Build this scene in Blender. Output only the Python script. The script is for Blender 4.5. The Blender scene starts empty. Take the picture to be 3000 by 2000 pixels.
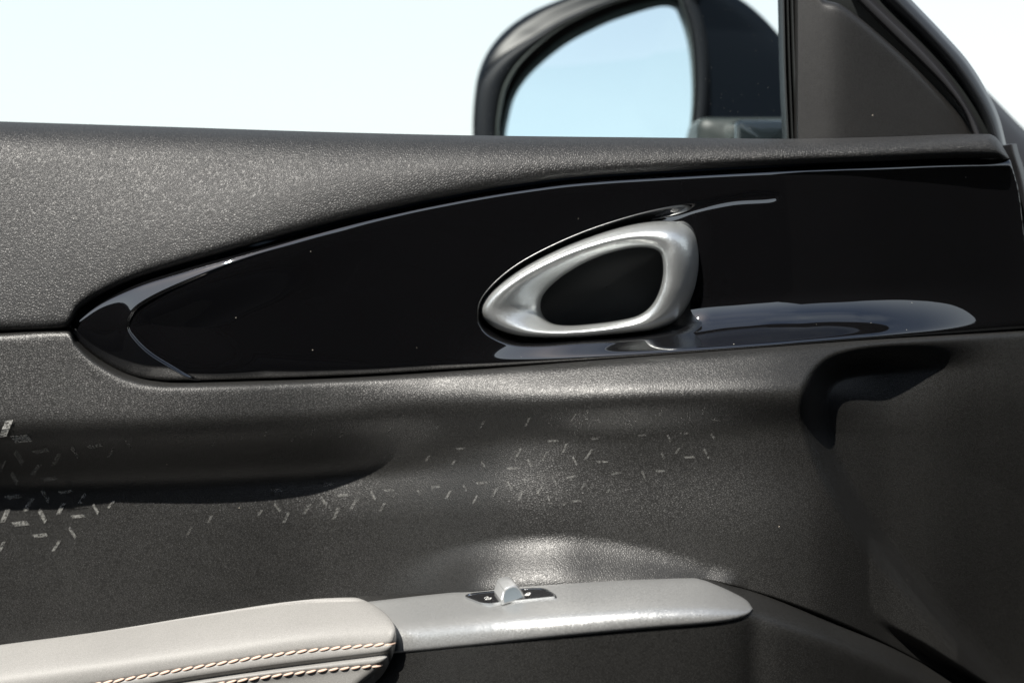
import bpy, bmesh, math, random
import numpy as np
from mathutils import Vector, Matrix
random.seed(4)
R = math.radians
sc = bpy.context.scene
COL = sc.collection

# ------------------------------------------------------------------ camera
DIST, LENS, PITCH = 0.90, 60.0, 5.0
CAM = np.array([0.0, -DIST * math.cos(R(PITCH)), DIST * math.sin(R(PITCH)) + 1.0])
cd = bpy.data.cameras.new('camera')
cd.lens = LENS; cd.sensor_width = 36; cd.clip_start = 0.02; cd.clip_end = 2000
cd.dof.use_dof = True; cd.dof.focus_distance = 0.845; cd.dof.aperture_fstop = 5.0
co = bpy.data.objects.new('camera', cd); COL.objects.link(co)
co.location = CAM; co.rotation_euler = (R(90 - PITCH), 0, 0)
sc.camera = co

# ------------------------------------------------------------------ sun and sky
SUN_AZ, SUN_EL = 35.0, 48.0        # azimuth to the left of the camera's back, elevation
sdir = Vector((-math.sin(R(SUN_AZ)) * math.cos(R(SUN_EL)), -math.cos(R(SUN_AZ)) * math.cos(R(SUN_EL)), math.sin(R(SUN_EL))))
sl = bpy.data.lights.new('sun', 'SUN'); sl.energy = 5.0; sl.angle = R(0.55); sl.color = (1.0, 0.955, 0.88)
so = bpy.data.objects.new('sun', sl); COL.objects.link(so)
so.rotation_euler = sdir.to_track_quat('Z', 'Y').to_euler(); so.location = (0, 0, 5)
w = bpy.data.worlds.new('World'); sc.world = w; w.use_nodes = True
nt = w.node_tree; nt.nodes.clear()
def wn(t, **k):
    n = nt.nodes.new(t)
    for a, b in k.items(): setattr(n, a, b)
    return n
sky = wn('ShaderNodeTexSky'); sky.sky_type = 'NISHITA'; sky.sun_disc = False
sky.sun_elevation = R(SUN_EL); sky.sun_rotation = math.atan2(sdir.x, sdir.y)
sky.air_density = 1.0; sky.dust_density = 0.7; sky.ozone_density = 1.0
bg = wn('ShaderNodeBackground'); bg.inputs['Strength'].default_value = 0.062
out = wn('ShaderNodeOutputWorld')
tc = wn('ShaderNodeTexCoord'); mp = wn('ShaderNodeMapping'); mp.inputs['Scale'].default_value = (1, 1, 2.6)
nz = wn('ShaderNodeTexNoise'); nz.inputs['Scale'].default_value = 2.3; nz.inputs['Detail'].default_value = 5; nz.inputs['Roughness'].default_value = 0.5
cr = wn('ShaderNodeValToRGB'); cr.color_ramp.elements[0].position = 0.42; cr.color_ramp.elements[1].position = 0.72
mx = wn('ShaderNodeMixRGB'); mx.inputs['Color2'].default_value = (10.4, 11.1, 11.25, 1)
sx = wn('ShaderNodeSeparateXYZ'); hz = wn('ShaderNodeMapRange')
hz.inputs['From Min'].default_value = 0.0; hz.inputs['From Max'].default_value = 0.95
hz.inputs['To Min'].default_value = 0.8; hz.inputs['To Max'].default_value = 0.0; hz.interpolation_type = 'SMOOTHSTEP'
ml = wn('ShaderNodeMath', operation='MAXIMUM'); mm = wn('ShaderNodeMath', operation='MULTIPLY'); mm.inputs[1].default_value = 0.30
L = nt.links.new
L(tc.outputs['Generated'], mp.inputs[0]); L(mp.outputs[0], nz.inputs['Vector']); L(nz.outputs[0], cr.inputs[0])
L(tc.outputs['Generated'], sx.inputs[0]); L(sx.outputs['Z'], hz.inputs['Value'])
L(cr.outputs[0], mm.inputs[0]); L(mm.outputs[0], ml.inputs[0]); L(hz.outputs[0], ml.inputs[1])
L(ml.outputs[0], mx.inputs['Fac']); L(sky.outputs[0], mx.inputs['Color1']); L(mx.outputs[0], bg.inputs['Color']); L(bg.outputs[0], out.inputs[0])
sc.view_settings.view_transform = 'Standard'; sc.view_settings.look = 'None'
sc.view_settings.exposure = 0.8; sc.view_settings.gamma = 1.0

# ------------------------------------------------------------------ placing helpers
S = 0.00018            # metres per photo pixel (photo 3000 px wide) at the door plane
cp, sp = math.cos(R(PITCH)), math.sin(R(PITCH))
def P(px, py, p):
    """point that stands p metres in front of the door's reference plane"""
    px = np.asarray(px, float); py = np.asarray(py, float); p = np.asarray(p, float)
    a = (px - 1500) / 3000 * 36 / LENS; b = (1000 - py) / 3000 * 36 / LENS
    dx, dy, dz = a, cp + b * sp, -sp + b * cp
    t = (-p - CAM[1]) / dy
    x = CAM[0] + t * dx; y = CAM[1] + t * dy; z = CAM[2] + t * dz
    return np.stack(np.broadcast_arrays(x, y, z), -1)
def PV(px, py, p): return Vector(P(px, py, p).tolist())

def pchip(pts):
    xs = np.array([q[0] for q in pts], float); ys = np.array([q[1] for q in pts], float)
    h = np.diff(xs); d = np.diff(ys) / h
    m = np.zeros_like(xs); m[0] = d[0]; m[-1] = d[-1]
    for i in range(1, len(xs) - 1):
        if d[i - 1] * d[i] > 0:
            w1 = 2 * h[i] + h[i - 1]; w2 = h[i] + 2 * h[i - 1]
            m[i] = (w1 + w2) / (w1 / d[i - 1] + w2 / d[i])
    def f(x):
        x = np.asarray(x, float); i = np.clip(np.searchsorted(xs, x) - 1, 0, len(h) - 1)
        xc = np.clip(x, xs[0], xs[-1])
        t = (xc - xs[i]) / h[i]
        r = ((2*t**3 - 3*t**2 + 1) * ys[i] + (t**3 - 2*t**2 + t) * h[i] * m[i]
             + (-2*t**3 + 3*t**2) * ys[i+1] + (t**3 - t**2) * h[i] * m[i+1])
        return r + np.where(x < xs[0], (x - xs[0]) * m[0], 0) + np.where(x > xs[-1], (x - xs[-1]) * m[-1], 0)
    return f
def lin(pts):
    xs = [q[0] for q in pts]; ys = [q[1] for q in pts]
    return lambda x: np.interp(x, xs, ys)
def spline(pts, n, closed=True):
    """centripetal-ish catmull rom resampled to n points"""
    pts = np.array(pts, float); k = len(pts); o = []
    seg = k if closed else k - 1
    for i in range(n):
        u = i * seg / n if closed else i * seg / (n - 1)
        j = min(int(u), seg - 1); t = u - j
        g = (lambda q: pts[q % k]) if closed else (lambda q: pts[min(max(q, 0), k - 1)])
        a, b, c, d = g(j - 1), g(j), g(j + 1), g(j + 2)
        o.append(0.5 * ((2*b) + (-a + c)*t + (2*a - 5*b + 4*c - d)*t*t + (-a + 3*b - 3*c + d)*t**3))
    return np.array(o)
def sdf(X, Y, poly):
    """signed distance, positive inside"""
    sh = X.shape; x = X.ravel(); y = Y.ravel()
    d2 = np.full(x.shape, 1e18); ins = np.zeros(x.shape, bool); n = len(poly)
    for i in range(n):
        ax, ay = poly[i]; bx, by = poly[(i + 1) % n]
        ex, ey = bx - ax, by - ay; l2 = ex*ex + ey*ey + 1e-9
        t = np.clip(((x - ax)*ex + (y - ay)*ey) / l2, 0, 1)
        d2 = np.minimum(d2, (x - ax - t*ex)**2 + (y - ay - t*ey)**2)
        c = ((ay > y) != (by > y)) & (x < (bx - ax) * (y - ay) / ((by - ay) if abs(by - ay) > 1e-9 else 1e-9) + ax)
        ins ^= c
    return np.where(ins, np.sqrt(d2), -np.sqrt(d2)).reshape(sh)
def sst(a, b, x):
    t = np.clip((x - a) / (b - a), 0, 1); return t * t * (3 - 2 * t)
def sp_(x): return np.logaddexp(0, x)        # softplus

# ------------------------------------------------------------------ mesh helpers
def link(name, me, mat=None, parent=None):
    o = bpy.data.objects.new(name, me); COL.objects.link(o)
    if mat: me.materials.append(mat)
    if parent: o.parent = parent
    return o
def mesh_of(name, V, F, smooth=True, sharp=50):
    me = bpy.data.meshes.new(name); me.from_pydata([tuple(v) for v in V], [], F); me.update()
    bm = bmesh.new(); bm.from_mesh(me); bmesh.ops.recalc_face_normals(bm, faces=bm.faces); bm.to_mesh(me); bm.free()
    if smooth:
        me.polygons.foreach_set('use_smooth', [True] * len(me.polygons))
        if sharp: me.set_sharp_from_angle(angle=R(sharp))
    return me
def grid(name, PX, PY, PP, mat, parent, skirt=0.012, sharp=55, sides='tblr', drop=0.0):
    W = P(PX, PY, PP); nr, nc = PX.shape
    back = np.array([0, skirt, -drop])
    if skirt:
        if 't' in sides: W = np.concatenate([W[:1] + back, W], 0)
        if 'b' in sides: W = np.concatenate([W, W[-1:] + back], 0)
        if 'l' in sides: W = np.concatenate([W[:, :1] + back, W], 1)
        if 'r' in sides: W = np.concatenate([W, W[:, -1:] + back], 1)
    nr, nc = W.shape[:2]
    V = W.reshape(-1, 3)
    idx = np.arange(nr * nc).reshape(nr, nc)
    F = np.stack([idx[:-1, :-1], idx[1:, :-1], idx[1:, 1:], idx[:-1, 1:]], -1).reshape(-1, 4)
    me = bpy.data.meshes.new(name); me.from_pydata(V.tolist(), [], F.tolist()); me.update()
    me.polygons.foreach_set('use_smooth', [True] * len(me.polygons))
    if sharp: me.set_sharp_from_angle(angle=R(sharp))
    return link(name, me, mat, parent)
def loft(x0, x1, top, bot, nc, nr, power=None, tt=None):
    u = np.linspace(0, 1, nc)
    if power == 'l': u = u ** 1.8
    if power == 'r': u = 1 - (1 - u) ** 1.8
    xs = x0 + (x1 - x0) * u
    t = np.linspace(0, 1, nr) if tt is None else tt
    T, B = top(xs), bot(xs)
    PX = np.repeat(xs[None], len(t), 0); PY = T[None] + (B - T)[None] * t[:, None]
    return PX, PY, T, B
def tag(o, label, cat, group=None):
    o['label'] = label; o['category'] = cat
    if group: o['group'] = group
    return o
def rings(name, loops, mat, parent, cap0=False, cap1=False, sharp=50):
    """loops: list of (n,3) arrays, closed"""
    n = len(loops[0]); V = np.concatenate(loops); F = []
    for i in range(len(loops) - 1):
        for j in range(n):
            k = (j + 1) % n
            F.append([i*n + j, i*n + k, (i+1)*n + k, (i+1)*n + j])
    if cap0: F.append(list(range(n))[::-1])
    if cap1: F.append([(len(loops)-1)*n + j for j in range(n)])
    return link(name, mesh_of(name, V, F, True, sharp), mat, parent)
def band(name, A, B, prof, mat, parent, n=60, skirt=0.01, sharp=60):
    """strip between two open px polylines, prof = [(fraction, p), ...]"""
    a = spline(A, n, False); b = spline(B, n, False)
    fr = np.array([q[0] for q in prof]); pp = np.array([q[1] for q in prof])
    # refine profile smoothly
    f2 = np.linspace(0, 1, 24); p2 = pchip(prof)(f2)
    PX = a[None, :, 0] + (b - a)[None, :, 0] * f2[:, None]; PY = a[None, :, 1] + (b - a)[None, :, 1] * f2[:, None]
    return grid(name, PX, PY, np.repeat(p2[:, None], n, 1), mat, parent, skirt, sharp)

# ------------------------------------------------------------------ materials
def mat(name):
    m = bpy.data.materials.new(name); m.use_nodes = True
    return m, m.node_tree, m.node_tree.nodes['Principled BSDF']
def base(name, col, rough, spec=0.5, metal=0.0, coat=0.0, coat_rough=0.03, ior=1.5):
    m, t, b = mat(name)
    b.inputs['Base Color'].default_value = (*col, 1); b.inputs['Roughness'].default_value = rough
    b.inputs['Specular IOR Level'].default_value = spec; b.inputs['Metallic'].default_value = metal
    b.inputs['Coat Weight'].default_value = coat; b.inputs['Coat Roughness'].default_value = coat_rough
    b.inputs['IOR'].default_value = ior
    return m
def grain(name, col, rough, scale, dist, stretch=(1, 1, 1), rot=0.0, spec=0.5, valley=.55):
    m = base(name, col, rough, spec); t = m.node_tree; b = t.nodes['Principled BSDF']; N = t.nodes.new; K = t.links.new
    tc = N('ShaderNodeTexCoord'); mp = N('ShaderNodeMapping'); mp.inputs['Rotation'].default_value = (0, R(rot), 0); mp.inputs['Scale'].default_value = stretch
    mp.vector_type = 'TEXTURE'
    K(tc.outputs['Object'], mp.inputs[0])
    nw = N('ShaderNodeTexNoise'); nw.inputs['Scale'].default_value = scale * 0.5; nw.inputs['Detail'].default_value = 2
    sb = N('ShaderNodeVectorMath'); sb.operation = 'SUBTRACT'; sb.inputs[1].default_value = (.5, .5, .5)
    scl = N('ShaderNodeVectorMath'); scl.operation = 'SCALE'; scl.inputs['Scale'].default_value = 0.9 / scale
    ad = N('ShaderNodeVectorMath'); ad.operation = 'ADD'
    K(mp.outputs[0], nw.inputs['Vector']); K(nw.outputs['Color'], sb.inputs[0]); K(sb.outputs[0], scl.inputs[0])
    K(mp.outputs[0], ad.inputs[0]); K(scl.outputs[0], ad.inputs[1])
    v = N('ShaderNodeTexVoronoi'); v.feature = 'DISTANCE_TO_EDGE'; v.inputs['Scale'].default_value = scale
    K(ad.outputs[0], v.inputs['Vector'])
    mr = N('ShaderNodeMapRange'); mr.inputs['From Max'].default_value = 0.32; mr.interpolation_type = 'SMOOTHSTEP'
    K(v.outputs['Distance'], mr.inputs['Value'])
    nf = N('ShaderNodeTexNoise'); nf.inputs['Scale'].default_value = scale * 2.3; nf.inputs['Detail'].default_value = 2
    K(mp.outputs[0], nf.inputs['Vector'])
    a2 = N('ShaderNodeMath'); a2.operation = 'MULTIPLY_ADD'; a2.inputs[1].default_value = 0.15
    K(nf.outputs[0], a2.inputs[0]); K(mr.outputs[0], a2.inputs[2])
    bp = N('ShaderNodeBump'); bp.inputs['Strength'].default_value = 1.0; bp.inputs['Distance'].default_value = dist
    K(a2.outputs[0], bp.inputs['Height']); K(bp.outputs[0], b.inputs['Normal'])
    # slow change of sheen and colour
    nl = N('ShaderNodeTexNoise'); nl.inputs['Scale'].default_value = 18; nl.inputs['Detail'].default_value = 4
    K(tc.outputs['Object'], nl.inputs['Vector'])
    r2 = N('ShaderNodeMapRange'); r2.inputs['To Min'].default_value = rough - 0.05; r2.inputs['To Max'].default_value = rough + 0.07
    K(nl.outputs[0], r2.inputs['Value']); K(r2.outputs[0], b.inputs['Roughness'])
    cm = N('ShaderNodeMixRGB'); cm.inputs[1].default_value = (*[c * 0.85 for c in col], 1); cm.inputs[2].default_value = (*[c * 1.15 for c in col], 1)
    K(nl.outputs[0], cm.inputs[0]); last = cm
    # dust: few small pale grains
    d = N('ShaderNodeTexVoronoi'); d.inputs['Scale'].default_value = 170; K(tc.outputs['Object'], d.inputs['Vector'])
    lt = N('ShaderNodeMath'); lt.operation = 'LESS_THAN'; lt.inputs[1].default_value = 0.055; K(d.outputs['Distance'], lt.inputs[0])
    sc_ = N('ShaderNodeSeparateColor'); K(d.outputs['Color'], sc_.inputs[0])
    g = N('ShaderNodeMath'); g.operation = 'GREATER_THAN'; g.inputs[1].default_value = 0.985; K(sc_.outputs[0], g.inputs[0])
    mu = N('ShaderNodeMath'); mu.operation = 'MULTIPLY'; K(lt.outputs[0], mu.inputs[0]); K(g.outputs[0], mu.inputs[1])
    vm = N('ShaderNodeMapRange'); vm.inputs['To Min'].default_value = valley; vm.inputs['To Max'].default_value = 1.2; K(mr.outputs[0], vm.inputs['Value'])
    vx = N('ShaderNodeVectorMath'); vx.operation = 'SCALE'; K(cm.outputs[0], vx.inputs[0]); K(vm.outputs[0], vx.inputs['Scale']); cm = vx
    dm = N('ShaderNodeMixRGB'); dm.inputs[2].default_value = (.45, .4, .33, 1)
    K(mu.outputs[0], dm.inputs[0]); K(cm.outputs[0], dm.inputs[1]); K(dm.outputs[0], b.inputs['Base Color'])
    return m
def fleck(name, col, rough, metal=0.85, coat=0.8, amp=0.25):
    m = base(name, col, rough, 0.5, metal, coat, 0.02); t = m.node_tree; b = t.nodes['Principled BSDF']; N = t.nodes.new; K = t.links.new
    tc = N('ShaderNodeTexCoord'); v = N('ShaderNodeTexVoronoi'); v.inputs['Scale'].default_value = 2600
    K(tc.outputs['Object'], v.inputs['Vector'])
    sb = N('ShaderNodeVectorMath'); sb.operation = 'SUBTRACT'; sb.inputs[1].default_value = (.5, .5, .5); K(v.outputs['Color'], sb.inputs[0])
    sc_ = N('ShaderNodeVectorMath'); sc_.operation = 'SCALE'; sc_.inputs['Scale'].default_value = amp; K(sb.outputs[0], sc_.inputs[0])
    g = N('ShaderNodeNewGeometry'); ad = N('ShaderNodeVectorMath'); ad.operation = 'ADD'; K(g.outputs['Normal'], ad.inputs[0]); K(sc_.outputs[0], ad.inputs[1])
    nm = N('ShaderNodeVectorMath'); nm.operation = 'NORMALIZE'; K(ad.outputs[0], nm.inputs[0]); K(nm.outputs[0], b.inputs['Normal'])
    return m

M = {}
M['pad'] = grain('soft_touch_black_grain', (.0255, .0255, .0255), .46, 1150, .00012, (.95, 1, 1.75), 33, .45)
M['plastic'] = grain('hard_black_grain', (.0205, .0203, .0195), .385, 1350, .000047, (1.55, 1, .95), -14, .45)
M['smooth_plastic'] = grain('fine_black_plastic', (.020, .0195, .019), .40, 1800, .00002)
M['leather'] = grain('light_grey_leather', (.235, .23, .22), .55, 1500, .000012, spec=.4, valley=.93)
M['thread'] = base('pale_pink_thread', (.62, .45, .36), .7)
M['silver'] = fleck('silver_paint', (.72, .745, .745), .37, .85, 0.6, .16)
M['silver_grain'] = fleck('silver_trim_paint', (.50, .505, .50), .40, .75, .25, .2)
M['chrome'] = base('satin_chrome', (.78, .8, .82), .13, metal=1.0)
M['rubber'] = base('black_rubber', (.012, .014, .014), .55)
M['rubber2'] = base('grey_green_rubber', (.045, .055, .052), .5)
M['paint'] = base('black_paint', (.003, .005, .008), .35, .15, coat=.0, coat_rough=.02)
M['dark_metal'] = base('dark_grey_metal', (.018, .018, .020), .45)
M['white_print'] = base('white_print', (.8, .8, .78), .5)
M['mirror'] = base('mirror_silvering', (.85, .97, 1.0), .0, metal=1.0)
M['asphalt'] = base('asphalt', (.05, .05, .05), .9)
M['interior'] = base('dark_cabin', (.005, .005, .005), 1.0, spec=.0)
# piano black with dust
m = base('piano_black', (.0035, .0035, .004), .012, .5, ior=2.3); t = m.node_tree; b = t.nodes['Principled BSDF']; N = t.nodes.new; K = t.links.new
tc = N('ShaderNodeTexCoord'); d = N('ShaderNodeTexVoronoi'); d.inputs['Scale'].default_value = 210; K(tc.outputs['Object'], d.inputs['Vector'])
lt = N('ShaderNodeMath'); lt.operation = 'LESS_THAN'; lt.inputs[1].default_value = .06; K(d.outputs['Distance'], lt.inputs[0])
s_ = N('ShaderNodeSeparateColor'); K(d.outputs['Color'], s_.inputs[0])
g = N('ShaderNodeMath'); g.operation = 'GREATER_THAN'; g.inputs[1].default_value = .93; K(s_.outputs[0], g.inputs[0])
mu = N('ShaderNodeMath'); mu.operation = 'MULTIPLY'; K(lt.outputs[0], mu.inputs[0]); K(g.outputs[0], mu.inputs[1])
dm = N('ShaderNodeMixRGB'); dm.inputs[1].default_value = (.0035, .0035, .004, 1); dm.inputs[2].default_value = (.3, .28, .24, 1)
K(mu.outputs[0], dm.inputs[0]); K(dm.outputs[0], b.inputs['Base Color'])
wv = N('ShaderNodeTexNoise'); wv.inputs['Scale'].default_value = 26; wv.inputs['Detail'].default_value = 1; K(tc.outputs['Object'], wv.inputs['Vector'])
bp = N('ShaderNodeBump'); bp.inputs['Strength'].default_value = 1; bp.inputs['Distance'].default_value = .0010; K(wv.outputs[0], bp.inputs['Height']); K(bp.outputs[0], b.inputs['Normal'])
M['piano'] = m
# window glass: clear, faintly green, with dust
m = bpy.data.materials.new('window_glass'); m.use_nodes = True; t = m.node_tree; t.nodes.clear(); N = t.nodes.new; K = t.links.new
tr = N('ShaderNodeBsdfTransparent'); tr.inputs[0].default_value = (.93, .97, .965, 1); gl = N('ShaderNodeBsdfGlossy'); gl.inputs['Roughness'].default_value = 0
fr = N('ShaderNodeFresnel'); fr.inputs[0].default_value = 1.22; mi = N('ShaderNodeMixShader'); df = N('ShaderNodeBsdfDiffuse'); df.inputs[0].default_value = (.6, .6, .58, 1)
tc = N('ShaderNodeTexCoord'); d = N('ShaderNodeTexVoronoi'); d.inputs['Scale'].default_value = 420; K(tc.outputs['Object'], d.inputs['Vector'])
lt = N('ShaderNodeMath'); lt.operation = 'LESS_THAN'; lt.inputs[1].default_value = .07; K(d.outputs['Distance'], lt.inputs[0])
ds = N('ShaderNodeMath'); ds.operation = 'MULTIPLY_ADD'; ds.inputs[1].default_value = .12; ds.inputs[2].default_value = .0012; K(lt.outputs[0], ds.inputs[0])
m2 = N('ShaderNodeMixShader'); o_ = N('ShaderNodeOutputMaterial')
K(fr.outputs[0], mi.inputs[0]); K(tr.outputs[0], mi.inputs[1]); K(gl.outputs[0], mi.inputs[2])
K(ds.outputs[0], m2.inputs[0]); K(mi.outputs[0], m2.inputs[1]); K(df.outputs[0], m2.inputs[2]); K(m2.outputs[0], o_.inputs[0])
M['glass'] = m
def dashmat(name, a):
    m = bpy.data.materials.new(name); m.use_nodes = True; t = m.node_tree; b = t.nodes['Principled BSDF']; N = t.nodes.new; K = t.links.new
    b.inputs['Base Color'].default_value = (.42, .42, .40, 1); b.inputs['Roughness'].default_value = .55
    b.inputs['Alpha'].default_value = a
    tc = N('ShaderNodeTexCoord'); n = N('ShaderNodeTexNoise'); n.inputs['Scale'].default_value = 900; K(tc.outputs['Object'], n.inputs['Vector'])
    r = N('ShaderNodeMapRange'); r.inputs['From Min'].default_value = .35; r.inputs['From Max'].default_value = .65; r.inputs['To Min'].default_value = 0; r.inputs['To Max'].default_value = a * 1.5
    K(n.outputs[0], r.inputs['Value']); K(r.outputs[0], b.inputs['Alpha'])
    return m
M['dash_faint'] = dashmat('pattern_faint', .06); M['dash_mid'] = dashmat('pattern_mid', .085); M['dash_bright'] = dashmat('pattern_bright', .5)

# ------------------------------------------------------------------ the door
door = bpy.data.objects.new('car', None); COL.objects.link(door); door.location = (0, 0, 0)
tag(door, 'car seen at its open door, black grained trim, gloss black panel, silver handle, grey armrest', 'car')

# --- upper pad
padT = pchip([(-120, 352), (0, 356), (500, 372), (1000, 388), (1385, 397), (2000, 404), (2300, 407), (2600, 401), (2850, 393), (2895, 393), (2915, 400), (2935, 425), (2957, 462)])
padB = pchip([(-120, 976), (0, 971), (190, 961), (206, 945), (222, 915), (250, 890), (300, 860), (400, 815), (500, 783), (700, 727), (900, 670), (1100, 620), (1300, 577), (1500, 542), (1700, 517), (2000, 498), (2300, 482), (2600, 470), (2850, 461), (2957, 464)])
crestq = pchip([(-120, 470), (0, 430), (600, 270), (1000, 140), (1300, 90), (2000, 45), (2957, 22)])
crestw = pchip([(-120, 130), (0, 120), (600, 70), (1000, 35), (1300, 22), (2000, 13), (2957, 9)])
A1 = lin([(0, .30), (1000, .60), (1400, .68), (2957, .72)]); A2 = lin([(0, .14), (1300, .02), (2957, -.02)])
GX_ = pchip([(-120, 0), (0, .0005), (500, .007), (1000, .0175), (1500, .0275), (2000, .032), (2250, .033), (2500, .029), (2700, .021), (3000, .006), (3500, -.02)])
def pad_p(x, y):
    q = np.maximum(y - padT(x), 0); c = crestq(x); wq = crestw(x); a1 = A1(x); a2 = A2(x)
    rw = np.interp(x, [0, 1400, 2957], [26, 20, 12]); roll = .0008 * rw * (1 - np.exp(-q / rw))
    return GX_(x) + roll + S * (a1 * q - (a1 - a2) * wq * (sp_((q - c) / wq) - sp_(-c / wq)))
PX, PY, T, B = loft(-900, 2957, padT, padB, 640, 150, tt=np.linspace(0, 1, 150) ** 1.25)
pp = pad_p(PX, PY); e = np.minimum(B[None] - PY, 2000)
dd = np.minimum(e, (2957 - PX) * .8)
pp = pp - .006 * np.exp(-np.maximum(dd, 0) / 9)
grid('upper_trim', PX, PY, pp, M['pad'], door, skirt=.02)
padBp = lambda x: pad_p(x, padB(x)) - .004

# --- gloss panel
gT = lambda x: padB(x) + np.where(x > 206, 7, 0)
gTop = pchip([(207, 962), (212, 943), (226, 922), (250, 903), (300, 870), (400, 825), (500, 793), (700, 736), (900, 679), (1100, 628), (1300, 585), (1500, 550), (1700, 524), (2000, 505), (2300, 489), (2600, 477), (2850, 468), (2957, 466), (3120, 900)])
gBot = pchip([(207, 966), (213, 985), (226, 1002), (260, 1035), (310, 1070), (370, 1099), (430, 1115), (500, 1121), (700, 1117), (1000, 1105), (1400, 1080), (1800, 1050), (2200, 1020), (2600, 990), (3000, 965), (3100, 958)])
Lx = pchip([(200, 0), (1250, 0), (1500, .007), (1900, .020), (2250, .025), (2500, .023), (2700, .016), (2900, .006), (3000, .003), (3150, .000)])
PG = lambda x: padBp(np.minimum(x, 2870)) + GX_(np.maximum(x, 2870)) - GX_(2870.) - .002 - S * .08 * 90 * sp_((x - 2450) / 90)
def gl_base(x, y):
    t = gTop(x); b = gBot(x); e = np.maximum(b - y, 0); q = y - t
    f = np.clip(1 - e / 165, 0, 1) ** 2.3
    return PG(x) - S * .06 * q + Lx(x) * f
G1 = spline([(372, 958), (380, 922), (415, 885), (520, 832), (700, 762), (850, 716), (1000, 678), (1300, 622), (1700, 570), (2300, 540), (3400, 520), (3400, 1500), (1500, 1500), (760, 1330), (620, 1150), (530, 1095), (440, 1040), (390, 992)], 150)
HD = spline([(1398, 925), (1410, 873), (1470, 808), (1560, 748), (1700, 683), (1850, 633), (2000, 596), (2120, 570), (2220, 557), (2280, 561), (2312, 590), (2325, 650), (2320, 730), (2290, 820), (2220, 900), (2080, 960), (1880, 992), (1700, 1005), (1580, 1014), (1500, 1010), (1438, 986), (1408, 957)], 160)
def gloss_p(x, y, sd1, sd2):
    p = gl_base(x, y)
    # left scoop: raised crescent rim, hollow inside
    k = 1 - sst(300, 1250, x)
    p = p - (.006 * sst(-3, 170, sd1) * k + .0018 * sst(-2, 9, sd1) * (1 - sst(430, 900, x)))
    # slanted facet along the upper rim
    p = p + .004 * np.exp(-np.maximum(-sd1, 0) / 60) * k * sst(207, 420, x)
    p = p + .0028 * (1 - sst(500, 1300, x)) * (1 - np.exp(-np.maximum(np.minimum(y - gTop(x), gBot(x) - y), 0) / 40))
    # hollow round the handle
    fade = 1 - sst(1800, 2085, x)
    fl = Lx(x) * np.clip(1 - (gBot(x) - y) / 165, 0, 1) ** 2.3
    p = p - .016 * sst(-2, 28, sd2) * fade - fl * sst(-5, 60, sd2) * fade
    p = p - .03 * sst(-40, -10, SDN)
    p = p - .00072 * sst(-4, 20, SLF)
    return p
HNpoly = spline([(1582, 895), (1590, 865), (1615, 835), (1655, 803), (1715, 768), (1780, 742), (1840, 727), (1885, 723), (1918, 728), (1936, 742), (1943, 770), (1943, 808), (1932, 855), (1908, 897), (1870, 925), (1810, 940), (1740, 949), (1670, 954), (1618, 948), (1590, 925)], 90)
PX, PY, T, B = loft(207, 3110, gTop, gBot, 900, 300, power='l')
SDN = sdf(PX, PY, HNpoly); SLF = sdf(PX, PY, spline([(1850, 640), (2000, 600), (2120, 574), (2220, 559), (2278, 562), (2288, 578), (2262, 596), (2150, 604), (2050, 625), (1960, 650)], 80)); s1 = sdf(PX, PY, G1); s2 = sdf(PX, PY, HD)
pp = gloss_p(PX, PY, s1, s2)
et = np.maximum(PY - T[None], 0); eb = np.maximum(B[None] - PY, 0); H = (B - T)[None]
edge = np.minimum(np.minimum(et, eb), np.maximum(PX - 207, 0) * 1.0)
pp = pp - .0045 * np.exp(-(edge / 7))
# panel ends at its front edge
endx = pchip([(460, 2957), (560, 2984), (700, 3002), (900, 3060), (1000, 3110)])
scale = (np.minimum(PX, endx(PY)))
grid('gloss_panel', scale, PY, pp, M['piano'], door, skirt=.01, sharp=0)

# --- lower panel (slope fields added up row by row)
lTop = pchip([(-120, 982), (0, 977), (190, 967), (207, 972), (213, 990), (226, 1007), (260, 1041), (310, 1076), (370, 1105), (430, 1121), (500, 1127), (700, 1123), (1000, 1111), (1400, 1086), (1800, 1056), (2200, 1026), (2600, 996), (3000, 971), (3110, 964)])
lBot = lambda x: np.full_like(np.asarray(x, float), 2200)
POCK = spline([(3400, 985), (3000, 1000), (2800, 1012), (2620, 1022), (2500, 1035), (2420, 1062), (2372, 1115), (2356, 1190), (2372, 1290), (2430, 1425), (2540, 1600), (2700, 1785), (2850, 1950), (2980, 2090), (3300, 2400), (3800, 2400), (3800, 1100)], 170)
ridge = pchip([(-120, 1235), (600, 1215), (1200, 1185), (1800, 1165), (2300, 1150), (3110, 1150)])
armTop = pchip([(-120, 1900), (0, 1885), (300, 1850), (600, 1803), (900, 1765), (1090, 1758), (1300, 1736), (1600, 1711), (1900, 1694), (2045, 1690), (2200, 1722), (2350, 1770), (2500, 1832), (2700, 1932), (2830, 2003), (3000, 2110), (3200, 2240)])
FL = spline([(860, 1900), (900, 1790), (1100, 1712), (1280, 1656), (1400, 1628), (1500, 1612), (1650, 1606), (1800, 1622), (1950, 1652), (2060, 1690), (2150, 1740), (2000, 2000), (1400, 2000)], 90)
TRI = spline([(2500, 1570), (2580, 1600), (2750, 1800), (2910, 1975), (3010, 2080), (2900, 2020), (2720, 1905), (2575, 1812), (2535, 1700)], 80)
PX, PY, T, B = loft(-900, 3110, lTop, lBot, 760, 420)
wl = 1 - sst(900, 1700, PX)                       # how strongly the left profile holds
yr = ridge(PX)
above = 1 - sst(-50, 60, PY - yr)
rt = 1 - .85 * sst(2360, 2620, PX)
upA = .14 * wl + .72 * (1 - wl)
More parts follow.
